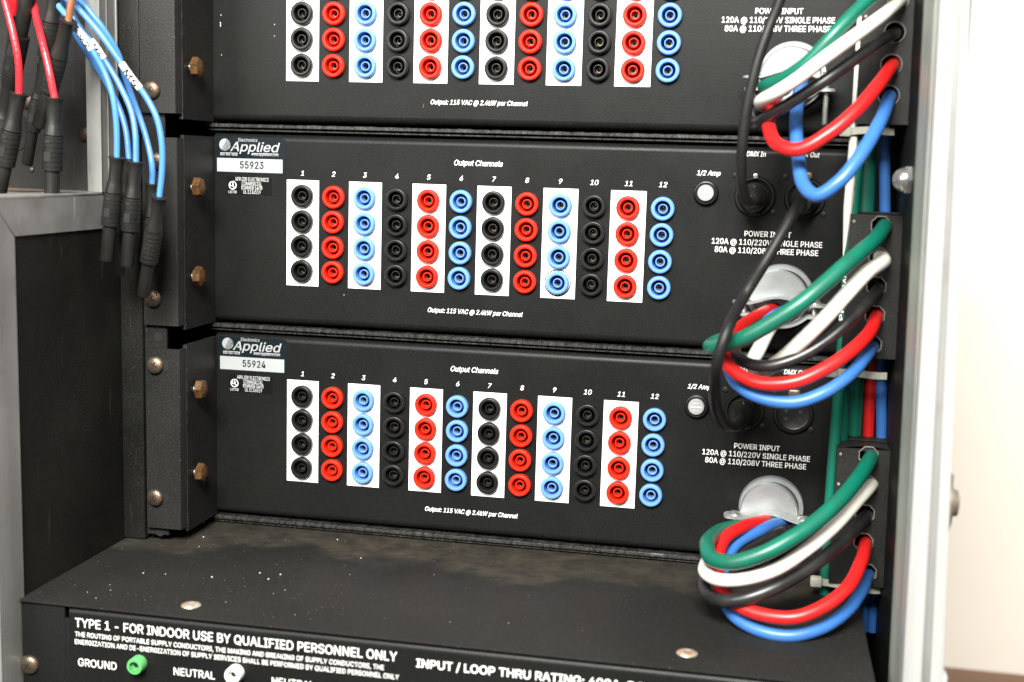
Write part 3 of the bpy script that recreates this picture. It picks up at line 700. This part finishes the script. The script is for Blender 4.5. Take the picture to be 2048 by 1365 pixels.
for p in ((382, 1211), (1374, 1307)):
    q = atz(*p, ZS); b = bm_new(); lathe(b, [(0, 5.6), (.5, 5.3), (1.0, 4.0), (1.2, 2.0), (1.0, 1.2), (.9, 0)], V(q.x, q.y, ZS), V(0, 0, 1), seg=32, cap0=False); pobj('rivet', b, 'rivet')

# flecks of paint and plaster lying on the lid
random.seed(3)
b = bm_new()
def fleck(x, y, s):
    lathe(b, [(0, s), (s * .7, s * .8), (s, 0)], V(x, y, ZS + .05), V(random.uniform(-.2, .2), random.uniform(-.2, .2), 1), seg=6, cap0=False)
for u, v, s in ((287, 1147, .62), (331, 1149, .5), (424, 1155, .8), (520, 1147, .8), (537, 1159, .8), (561, 1150, .8), (675, 1080, .7), (722, 1117, .6), (407, 1046, .8), (407, 1075, .8), (570, 1181, .4), (547, 1188, .35), (221, 1181, .4), (452, 1205, .35), (590, 1230, .3), (192, 1197, .4), (175, 1185, .35), (220, 1170, .35), (700, 1150, .3), (398, 1094, .4), (868, 1150, .3), (1017, 1247, .4), (900, 1245, .3)):
    q = atz(u, v, ZS); fleck(q.x, q.y, s * .8)
for k in range(190):
    x = random.gauss(20, 75); y = random.uniform(-165, -10)
    if -100 < x < 340: fleck(x, y, random.uniform(.06, .15))
tag(obj('debris', b, 'fleck'), 'white paint flecks and crumbs scattered on the dusty flat top', kind='stuff')

# ------------------------------------------------------------------ modules
module(-1, 'uppermost black dimmer module, cut by the top of the picture, no sticker visible', None)
module(0, 'middle black dimmer module with asset sticker reading 55923', '55923')
module(1, 'lowest black dimmer module with asset sticker reading 55924, above the dusty top', '55924')

# ------------------------------------------------------------------ lacing brackets and power cables
def bracket(holes, ztop, zbot, x0, x1, label):
    Y0 = -45; z_round = ztop > 100
    t = thing('cable_bracket', label, 'cable bracket', (x0, Y0, zbot), 'black cable brackets on the right side')
    o = -V(x0, Y0, zbot)
    cs = [at(u, v, Y0) for u, v in holes]
    def B(n, b, m, par=t, **k): bmesh.ops.translate(b, verts=b.verts[:], vec=o); return obj(n, b, m, par, **k)
    b = bm_new()
    zs = sorted([c.z for c in cs]); edges = [zbot] + [(zs[i] + zs[i + 1]) / 2 for i in range(len(zs) - 1)] + [ztop]
    for i, c in enumerate(sorted(cs, key=lambda c: c.z)):
        z0, z1 = edges[i], edges[i + 1]
        hw = 5.8; vs = [b.verts.new(p) for p in ((x0, Y0, z0), (x1, Y0, z0), (x1, Y0, z1), (x0, Y0, z1))]
        ring = [b.verts.new((c.x + hw * math.cos(-3 * math.pi / 4 + 2 * math.pi * k / 24), Y0, c.z + hw * math.sin(-3 * math.pi / 4 + 2 * math.pi * k / 24))) for k in range(24)]
        for s in range(4):
            seq = [ring[(s * 6 + q) % 24] for q in range(7)]
            for q in range(6): b.faces.new((vs[s] if q < 3 else vs[(s + 1) % 4], seq[q + 1], seq[q]))
            b.faces.new((vs[s], vs[(s + 1) % 4], seq[3]))
    bmesh.ops.remove_doubles(b, verts=b.verts[:], dist=.02)
    B('faceplate', b, 'steel_black')
    b = bm_new(); box(b, x0 + .05, x1 - .05, Y0 + .1, -8, ztop - 1.6, ztop - .02, bev=.3); box(b, x0 + 1, x1 - .05, Y0 + 22, -8, ztop + .1, ztop + .9, bev=.3)
    B('top_fold', b, 'steel_black')
    b = bm_new(); box(b, x0 + .05, x0 + 1.4, Y0 + .1, -8, zbot, ztop - 1.7); B('side_fold', b, 'steel_black')
    b = bm_new(); box(b, x0 + 1.5, x1 - .1, -14, -12, zbot, ztop - 1.7); B('back', b, 'hole_dark')
    for c in cs:
        b = bm_new(); n = 28; prof = [(.5, 6.0), (-.5, 6.0), (-.8, 5.7), (-.5, 5.4), (3, 5.2)]
        lathe(b, [(-h, r) for h, r in prof], V(c.x, Y0, c.z), V(0, -1, 0), seg=28 if z_round else 8, cap0=False, cap1=False, rot=.39)
        B('grommet', b, 'grommet', ang=50)
    b = bm_new()
    for z in (ztop - 4, ztop - 22): lathe(b, [(0, .9), (.5, .7), (.6, 0)], V(x0 + 2, Y0, z), seg=10, cap0=False)
    B('rivet', b, 'grommet')
    return t
HA = [(1797, 0 - 0), (1790, 65), (1783, 130), (1778, 192)]
bracket([(1803, -62)] + HA, 134, 53, 345.5, 377, 'uppermost black cable bracket with rounded light rims, cut by the top edge')
bracket([(1762, 452), (1757, 514), (1753, 573), (1750, 631), (1744, 690)], 2.2, -80, 346.4, 378, 'middle black cable bracket, beside the middle dimmer module')
bracket([(1737, 912), (1735, 970), (1730, 1028), (1727, 1085), (1734, 1146)], -133.5, -216, 347.5, 379.5, 'lowest black cable bracket, just above the dusty top')

def cable(name, pts, r, m, label, cat='cable', group=None, seg=22, n=12, extra=None):
    P = [at(*p) if len(p) == 3 else V(*p[:3]) for p in pts]
    b = bm_new(); tube(b, P, r, seg=seg, n=n); o = obj(name, b, m, None, origin=P[0], ang=80)
    return tag(o, label, cat, group)
R1 = 5.15
PG = 'thick power cables looping from the brackets to the clamps'
def pc(col, pts, where, r=R1): cable('power_cable', pts, r, 'cable_' + col, f'thick {col} power cable {where}', 'power cable', PG)
# top group
pc('green', [(1803, -62, -20), (1801, -62, -48), (1770, -30, -80), (1715, 20, -95), (1665, 72, -102), (1615, 125, -100), (1570, 156, -92), (1532, 172, -80), (1535, 180, -60), (1565, 185, -40), (1580, 165, -25)], 'at the top, bent above the white one', 3.65)
pc('white', [(1805, -2, -20), (1800, 2, -48), (1765, 32, -82), (1705, 76, -100), (1645, 120, -106), (1590, 162, -104), (1550, 187, -98), (1522, 203, -84), (1530, 212, -64), (1560, 205, -45), (1585, 180, -25)], 'at the top, straight and passing under the green one', 3.6)
pc('black', [(1796, 62, -20), (1789, 68, -48), (1757, 84, -76), (1700, 126, -90), (1643, 166, -96), (1590, 200, -93), (1545, 228, -86), (1515, 246, -74), (1502, 236, -62), (1530, 215, -48), (1590, 190, -25)], 'at the top, from the second rimmed hole', 3.31)
pc('red', [(1790, 128, -20), (1783, 134, -50), (1755, 172, -84), (1712, 222, -98), (1660, 266, -104), (1600, 299, -104), (1556, 290, -96), (1538, 255, -82), (1545, 205, -62), (1560, 180, -40), (1572, 160, -22)], 'at the top, its loop ending over the DMX In print', 3.82)
pc('blue', [(1784, 190, -20), (1778, 197, -50), (1762, 240, -84), (1725, 305, -104), (1680, 362, -112), (1636, 391, -110), (1608, 372, -100), (1596, 310, -82), (1592, 250, -66), (1596, 200, -45), (1604, 165, -22)], 'at the top, its deep loop hanging over the DMX Out socket', 3.76)
# middle group
pc('white', [(1763, 510, -20), (1762, 516, -46), (1766, 524, -60), (1735, 545, -78), (1690, 592, -94), (1645, 642, -100), (1600, 686, -98), (1560, 722, -88), (1525, 742, -78), (1506, 728, -68), (1520, 694, -54), (1543, 650, -30)], 'of the middle group, between green and black', 4.22)
pc('black', [(1760, 572, -20), (1756, 579, -48), (1738, 602, -70), (1700, 642, -86), (1650, 684, -94), (1595, 716, -98), (1540, 732, -98), (1493, 726, -90), (1470, 704, -80), (1480, 676, -68), (1515, 650, -50), (1550, 630, -28)], 'of the middle group, above the red loop', 3.31)
pc('red', [(1756, 629, -20), (1752, 636, -48), (1737, 668, -76), (1700, 704, -94), (1650, 738, -104), (1590, 764, -108), (1530, 768, -106), (1478, 750, -98), (1449, 718, -88), (1456, 678, -74), (1488, 650, -58), (1526, 627, -36), (1550, 618, -12)], 'of the middle group, its loop just above the blue one', 3.82)
pc('blue', [(1750, 689, -20), (1744, 696, -46), (1733, 712, -72), (1700, 750, -92), (1650, 785, -102), (1590, 805, -104), (1528, 798, -100), (1480, 774, -92), (1458, 735, -80), (1468, 690, -68), (1510, 656, -52), (1548, 632, -32), (1574, 620, -12)], 'of the middle group, lowest of its loops', 3.59)
pc('green', [(1770, 448, -20), (1768, 455, -48), (1748, 482, -74), (1700, 522, -98), (1650, 567, -110), (1600, 608, -116), (1540, 648, -116), (1485, 678, -112), (1438, 693, -102), (1421, 694, -90), (1436, 684, -70), (1480, 668, -54), (1530, 645, -36)], 'of the middle group, in front of the clamp', 4.39)
# lower group
pc('black', [(1735, 1026, -20), (1730, 1034, -48), (1702, 1066, -72), (1654, 1110, -92), (1600, 1148, -106), (1540, 1180, -116), (1478, 1200, -118), (1430, 1198, -110), (1407, 1176, -96), (1425, 1135, -76), (1480, 1103, -60), (1545, 1072, -42), (1580, 1058, -12)], 'of the lower group, below the white loop', 3.9)
pc('blue', [(1741, 1146, -20), (1735, 1153, -48), (1722, 1185, -76), (1690, 1226, -98), (1640, 1258, -112), (1580, 1272, -118), (1520, 1262, -116), (1468, 1232, -106), (1447, 1190, -92), (1447, 1135, -78), (1472, 1090, -64), (1520, 1062, -48), (1552, 1048, -28), (1572, 1045, -10)], 'of the lower group, nearest to the dusty top', 3.59)
pc('red', [(1733, 1083, -20), (1731, 1090, -50), (1722, 1125, -82), (1695, 1175, -104), (1650, 1212, -116), (1590, 1235, -122), (1530, 1231, -120), (1475, 1210, -112), (1442, 1175, -100), (1434, 1125, -88), (1448, 1080, -74), (1485, 1055, -58), (1524, 1044, -34), (1545, 1042, -10)], 'of the lower group, above the lowest blue loop', 3.82)
pc('white', [(1745, 966, -20), (1742, 972, -48), (1715, 1002, -70), (1665, 1056, -92), (1610, 1102, -108), (1550, 1140, -118), (1490, 1158, -122), (1440, 1160, -118), (1411, 1145, -106), (1416, 1120, -88), (1440, 1096, -62), (1475, 1074, -46), (1520, 1058, -34), (1545, 1042, -20)], 'of the lower group, looping left below the green one', 3.75)
pc('green', [(1743, 911, -20), (1741, 918, -48), (1720, 952, -72), (1680, 1000, -96), (1630, 1045, -112), (1575, 1082, -122), (1520, 1110, -126), (1465, 1125, -124), (1424, 1117, -114), (1414, 1092, -100), (1426, 1072, -76), (1455, 1058, -48), (1500, 1052, -34), (1545, 1040, -20)], 'of the lower group, in front of the silver clamp', 4.39)
# vertical bundle behind the brackets
BG = 'long cables running up and down behind the brackets'
def vc(col, pts, label, r=3.6): cable('riser_cable', pts, r, 'cable_' + col, label, 'cable', BG, seg=16, n=8)
vc('green', [(1728, -60, -30), (1722, 120, -32), (1716, 300, -34), (1702, 470, -34), (1688, 650, -34), (1676, 800, -34), (1664, 950, -34), (1655, 1080, -34), (1648, 1225, -34)], 'thin green cable with white print, left edge of the vertical bundle', 3.3)
cable('riser_cable', [(1722, -30, -36), (1719, 60, -37), (1712, 200, -38), (1703, 330, -39), (1694, 440, -38), (1687, 515, -34)], lambda t: (1.2 + 1.4 * min(t * 1.6, 1)) if t < .75 else 2.6 - 2.2 * (t - .75) / .25, 'cable_white', 'slim white cable tapering beside the printed green one', 'cable', BG, seg=16, n=8)
vc('green', [(1748, -40, -8), (1741, 200, -10), (1732, 430, -10), (1718, 700, -10), (1708, 860, -10), (1700, 1000, -9)], 'dark green cable right of the printed one, deeper in the bundle', 4.6)
vc('green', [(1690, 690, -20), (1685, 760, -22), (1682, 890, -22), (1680, 960, -10)], 'short green cable between middle and lowest bracket, left of the red one', 3.8)
vc('red', [(1752, 690, -8), (1742, 760, -10), (1737, 860, -10), (1734, 960, -9)], 'red cable of the vertical bundle between two brackets', 3.4)
vc('blue', [(1790, -40, -10), (1778, 200, -10), (1770, 300, -10), (1770, 420, -10), (1768, 560, -9), (1762, 740, -10), (1763, 870, -12), (1762, 960, -9)], 'brightest blue cable running down the vertical bundle', 3.3)
vc('blue', [(1785, 690, -6), (1782, 780, -6), (1782, 880, -6), (1780, 960, -6)], 'blue cable at the right edge of the bundle, half hidden by aluminium', 2.8)
for k, x in enumerate((1710, 1728, 1746, 1762)):
    vc('blue', [(x + 6, 1150, -8 - k % 2 * 6), (x + 3, 1190, -12), (x, 1225, -12), (x - 2, 1262, -10)],
       ['leftmost of the four short blue cable ends under the lowest bracket', 'second from left of the four blue cable ends under the lowest bracket', 'third from left of the four blue cable ends under the lowest bracket', 'rightmost of the four short blue cable ends under the lowest bracket'][k], 2.9)
# print running up the green cable
def print_up(s, p0, p1, Y, r, capmm, parent=None):
    a, b_ = at(*p0, Y), at(*p1, Y); d = b_ - a; L = d.length; me = text_mesh(s, capmm, L, bold=.03, key='up%s' % p0[1]).copy()
    o = link('lettering', me, None, (0, 0, 0)); dn = d.normalized(); up = V(0, -1, 0).cross(dn) * 1
    up = V(-dn.z, 0, dn.x)
    for v in me.vertices:
        q = v.co / MM; h = q.z - capmm / 2; yy = r - math.sqrt(max(r * r - h * h, 0)); v.co = (a + dn * q.x + up * h + V(0, -r + yy - .08 + q.y * .3, 0)) * MM
    return o
gp = [o for o in bpy.data.objects if o.get('label', '').startswith('thin green cable')][0]
for s, p0, p1 in (('- 180818 CSA TEW -', (1702.5, 425), (1716, 292)), ('PR / VW-1 -', (1681, 640), (1696, 500))):
    o = print_up(s, p0, p1, -34, 3.3, 2.1); o.parent = gp; o.location = -gp.location
# zip ties
def ziptie(u, v, u2, v2, Y, label):
    a = at(u, v, Y); b2 = at(u2, v2, Y); t = thing('zip_tie', label, 'cable tie', a, 'pale plastic cable ties round the bundle')
    b = bm_new(); box(b, -3.4, 3.4, -2.8, 2.8, -3.0, 3.0, bev=1.0); obj('head', b, 'nylon', t)
    b = bm_new(); d = b2 - a; n = 16; R = []
    for k in range(n + 1):
        s = k / n; y = -2.2 * math.sin(s * math.pi) + 4 * s ** 3; p = V(3 + (d.x - 3) * s, y, d.z * s + .5 * math.sin(s * 5))
        R.append([b.verts.new(p + V(0, yy, zz)) for yy, zz in ((-.6, -2.0), (-.6, 2.0), (.6, 2.0), (.6, -2.0))])
    for p, q in zip(R, R[1:]):
        for k in range(4): b.faces.new((p[k], p[(k + 1) % 4], q[(k + 1) % 4], q[k]))
    b.faces.new(R[0]); b.faces.new(R[-1][::-1]); obj('strap', b, 'nylon', t)
ziptie(1690, 263, 1790, 262, -42, 'pale cable tie round the bundle under the uppermost bracket')
ziptie(1662, 744, 1775, 753, -42, 'pale cable tie round the bundle under the middle bracket')
ziptie(1632, 1163, 1762, 1184, -42, 'pale cable tie round the bundle behind the lowest red loop')

# ------------------------------------------------------------------ black data cords with plugs
def data_plug(par, X, zc, dirv, L, m='plug_black', r=7.9):
    b = bm_new(); o = V(X, -1.5, zc)
    lathe(b, [(0, r + .6), (3, r + .6), (3.6, r), (L * .55, r * .97), (L * .62, r * .8), (L, r * .55), (L + .6, r * .4)], o, dirv, seg=32); return b
def data_cord(pts, plug, label, r=3.0):
    P = [at(*p) for p in pts]; t = thing('data_cable', label, 'data cable', P[0], 'black data cords plugged into the dimmers')
    b = bm_new(); tube(b, [p - P[0] for p in P], r, seg=20, n=12); obj('cord', b, 'cord_black', t, ang=80)
    for X, z, L in plug:
        b = data_plug(t, X, z, V(-.05, -1, -.12), L); bmesh.ops.translate(b, verts=b.verts[:], vec=-P[0]); obj('plug', b, 'plug_black', t)
data_cord([(1578, -60, -66), (1560, 0, -72), (1538, 55, -78), (1516, 120, -80), (1499, 190, -80), (1488, 260, -78), (1483, 320, -74), (1484, 370, -66), (1494, 402, -56), (1508, 404, -46), (1512, 396, -30)], [(291.5, 9.5, 30)], 'black data cord coming from the top into the DMX In socket of the middle module')
data_cord([(1605, 395, -22), (1603, 402, -48), (1590, 422, -68), (1565, 465, -78), (1530, 525, -84), (1490, 590, -86), (1455, 660, -120), (1436, 720, -122), (1429, 780, -104), (1434, 822, -80), (1452, 852, -60), (1474, 852, -46), (1482, 838, -30)], [(321.5, 9.0, 22), (291.5, 9.5 - PITCH, 32)], 'black data cord joining the middle module to the lowest one', 3.2)

# ------------------------------------------------------------------ patch leads hanging at upper left
def plug_parts(t, a, b_, s=1.0, P0=V(0, 0, 0), mark='32'):
    """plug from boot opening a to sleeve tip b_"""
    d = b_ - a; L = d.length; dn = d.normalized(); o = a - P0
    b = bm_new(); lathe(b, [(-.2, 2.2 * s), (0, 4.9 * s), (.6, 4.95 * s), (1.4, 4.3 * s), (L * .08, 3.9 * s), (L * .22, 3.7 * s), (L * .26, 4.3 * s), (L * .335, 5.0 * s), (L * .34, 4.6 * s)], o, dn, seg=24); pb = obj('boot', b, 'plug_black', t, ang=50)
    prof = [(L * .345, 5.3 * s)]
    for k in range(7):
        h = L * (.36 + k * .043); prof += [(h, 5.35 * s), (h + .18, 5.1 * s), (h + .5, 5.1 * s), (h + .68, 5.35 * s)]
    prof += [(L * .655, 5.3 * s), (L * .66, 4.2 * s)]
    b = bm_new(); lathe(b, prof, o, dn, seg=24); body = obj('grip', b, 'plug_black', t, ang=40)
    side = dn.cross(V(0, -1, 0)).normalized(); fr = V(0, -1, 0)
    b = bm_new(); M = Matrix((( *side, 0), (*dn, 0), (*fr, 0), (0, 0, 0, 1))).transposed()
    M = Matrix.Translation(o) @ M
    box(b, -1.3 * s, 1.3 * s, L * .385, L * .41, 5.1 * s, 5.5 * s, M=M); box(b, -1.9 * s, 1.9 * s, L * .49, L * .575, 4.8 * s, 5.4 * s, M=M); obj('window', b, 'hole_dark', body)
    b = bm_new(); lathe(b, [(L * .655, 3.95 * s), (L * .99, 3.95 * s), (L, 3.8 * s), (L, 2.6 * s), (L * .9, 2.5 * s), (L * .9, 0)], o, dn, seg=24, cap0=False); obj('sleeve', b, 'plug_black', t, ang=40)
def lead(col, pts, tip, label, s=1.0, group=None, r=1.8, mark=None):
    P = [at(*p) for p in pts]; P = [P[0] + V(-34, -6, 170), P[0] + V(-14, -2, 70)] + P; t = thing('patch_lead', label, 'patch lead', P[-1], group); P0 = P[-1]
    dlast = (P[-1] - P[-2]).normalized()
    b = bm_new(); tube(b, [p - P0 for p in P] + [P[-1] - P0 + dlast * 2], r, seg=18, n=12); cd_ = obj('cord', b, 'lead_' + col, t, ang=80)
    plug_parts(t, P[-1], at(*tip), s, P0)
    if mark:
        s0, s1, txt = mark; C = catmull(P, 30); L = [C[0]]; acc = [0]
        for p, q in zip(C, C[1:]): acc.append(acc[-1] + (q - p).length)
        tot = acc[-1]; L0 = acc[60]
        sub = [c for c, a in zip(C, acc) if L0 + s0 * (tot - L0) <= a <= L0 + s1 * (tot - L0)][::3]
        b = bm_new(); tube(b, [p - P0 for p in sub], r * 1.18, seg=18, n=2); mk = obj('marker', b, 'marker_white', cd_, ang=60)
        a, e = sub[0], sub[-1]; d = e - a; dn = d.normalized(); up = V(dn.z, 0, -dn.x) * -1; Lm = d.length; cap = r * 1.7; rr = r * 1.2
        base = text_mesh(txt, cap, Lm * .60, bold=.06, mname='print_dark', key='mk' + txt).copy(); up = V(-dn.z, 0, dn.x)
        for v in base.vertices:
            q = v.co / MM; h = q.z - cap / 2; yy = rr - math.sqrt(max(rr * rr - h * h, 0))
            v.co = (a - P0 + dn * (Lm * .28 + q.x) + up * h + V(0, -rr + yy - .35 + q.y * .3, 0)) * MM
        link('lettering', base, cd_, (0, 0, 0))
G1 = 'blue patch leads hanging at upper left'
lead('blue', [(112, -30, -90), (135, 40, -92), (163, 88, -90), (186, 124, -84), (212, 165, -78), (238, 215, -76), (252, 262, -78), (258, 318, -80)], (238, 549, -76), 'blue patch lead whose plug hangs behind, between the two frontmost left plugs', .78, G1)
lead('blue', [(128, -20, -92), (152, 44, -94), (188, 88, -92), (212, 124, -90), (238, 168, -90), (262, 222, -92), (271, 272, -94), (272, 324, -95)], (254, 533, -92), 'blue patch lead with M4 marker, its plug second from left', 1.0, G1, mark=(.30, .42, 'M4'))
lead('blue', [(142, -24, -96), (172, 14, -98), (205, 56, -96), (236, 108, -90), (252, 160, -84), (272, 214, -80), (292, 274, -80), (304, 330, -82), (304, 368, -82)], (296, 560, -78), 'blue patch lead crossing behind, its plug hidden behind the rightmost plug', .85, G1)
lead('blue', [(104, -10, -104), (135, 34, -106), (160, 66, -106), (184, 100, -104), (207, 140, -102), (225, 190, -102), (233, 250, -102), (234, 315, -102)], (213, 521, -98), 'blue patch lead with M2 marker, its plug leftmost of the blue ones', 1.0, G1, mark=(.25, .39, 'M2'))
lead('blue', [(108, -32, -104), (155, 16, -106), (196, 62, -106), (235, 116, -104), (264, 157, -102), (292, 194, -100), (314, 238, -100), (324, 290, -100), (324, 342, -100), (319, 393, -100)], (287, 590, -84), 'blue patch lead with M5 marker, its plug rightmost and lowest', 1.0, G1, mark=(.425, .55, 'M5'))
G2 = 'red patch leads hanging at the left edge'
lead('red', [(-2, -40, -112), (12, 10, -114), (26, 66, -116), (37, 125, -116), (38, 187, -114)], (-6, 405, -112), 'red patch lead at the left edge, its plug cut by the frame', 1.12, G2, r=2.0)
lead('red', [(66, -20, -94), (70, 22, -100), (84, 80, -112), (98, 140, -116), (109, 196, -116)], (103, 416, -114), 'red patch lead whose plug hangs in front of the aluminium step rail', 1.12, G2, r=2.0)
lead('brown', [(150, -45, -112), (143, 0, -114), (137, 41, -114)], (78, 252, -96), 'brown patch lead with tilted plug beside the blue leads', 1.05, 'other patch leads hanging at upper left', r=2.1)
lead('red', [(10, -50, -100), (24, -5, -100), (27, 30, -96)], (30, 210, -80), 'dark red patch lead end behind the red lead at the left edge', .9, 'other patch leads hanging at upper left', r=2.6)
def loose(a, c, label, s):
    A, Cc = at(*a), at(*c); t = thing('loose_plug', label, 'plug', A, 'black plugs hanging among the leads at upper left'); plug_parts(t, A, Cc, s, A)
loose((6, 236, -88), (58, -18, -104), 'upturned black plug between the two red leads', 1.1)
loose((112, -32, -106), (84, 190, -98), 'black plug hanging left of the brown lead', 1.0)
loose((88, 130, -84), (54, 330, -78), 'deepest black plug hanging behind the second red lead', .85)

# ------------------------------------------------------------------ background
b = bm_new(); box(b, 300, 2600, 700, 720, -1500, 1500); tag(obj('wall', b, 'wall_paint'), kind='structure')
q = at(1950, 1338, 699)
b = bm_new(); box(b, 420, 2600, 200, 699, q.z - 40, q.z, bev=4); tag(obj('wood_counter', b, 'wood_brown'), 'brown wooden counter top behind the case at the lower right corner', 'counter')
print('objects', len(bpy.data.objects))
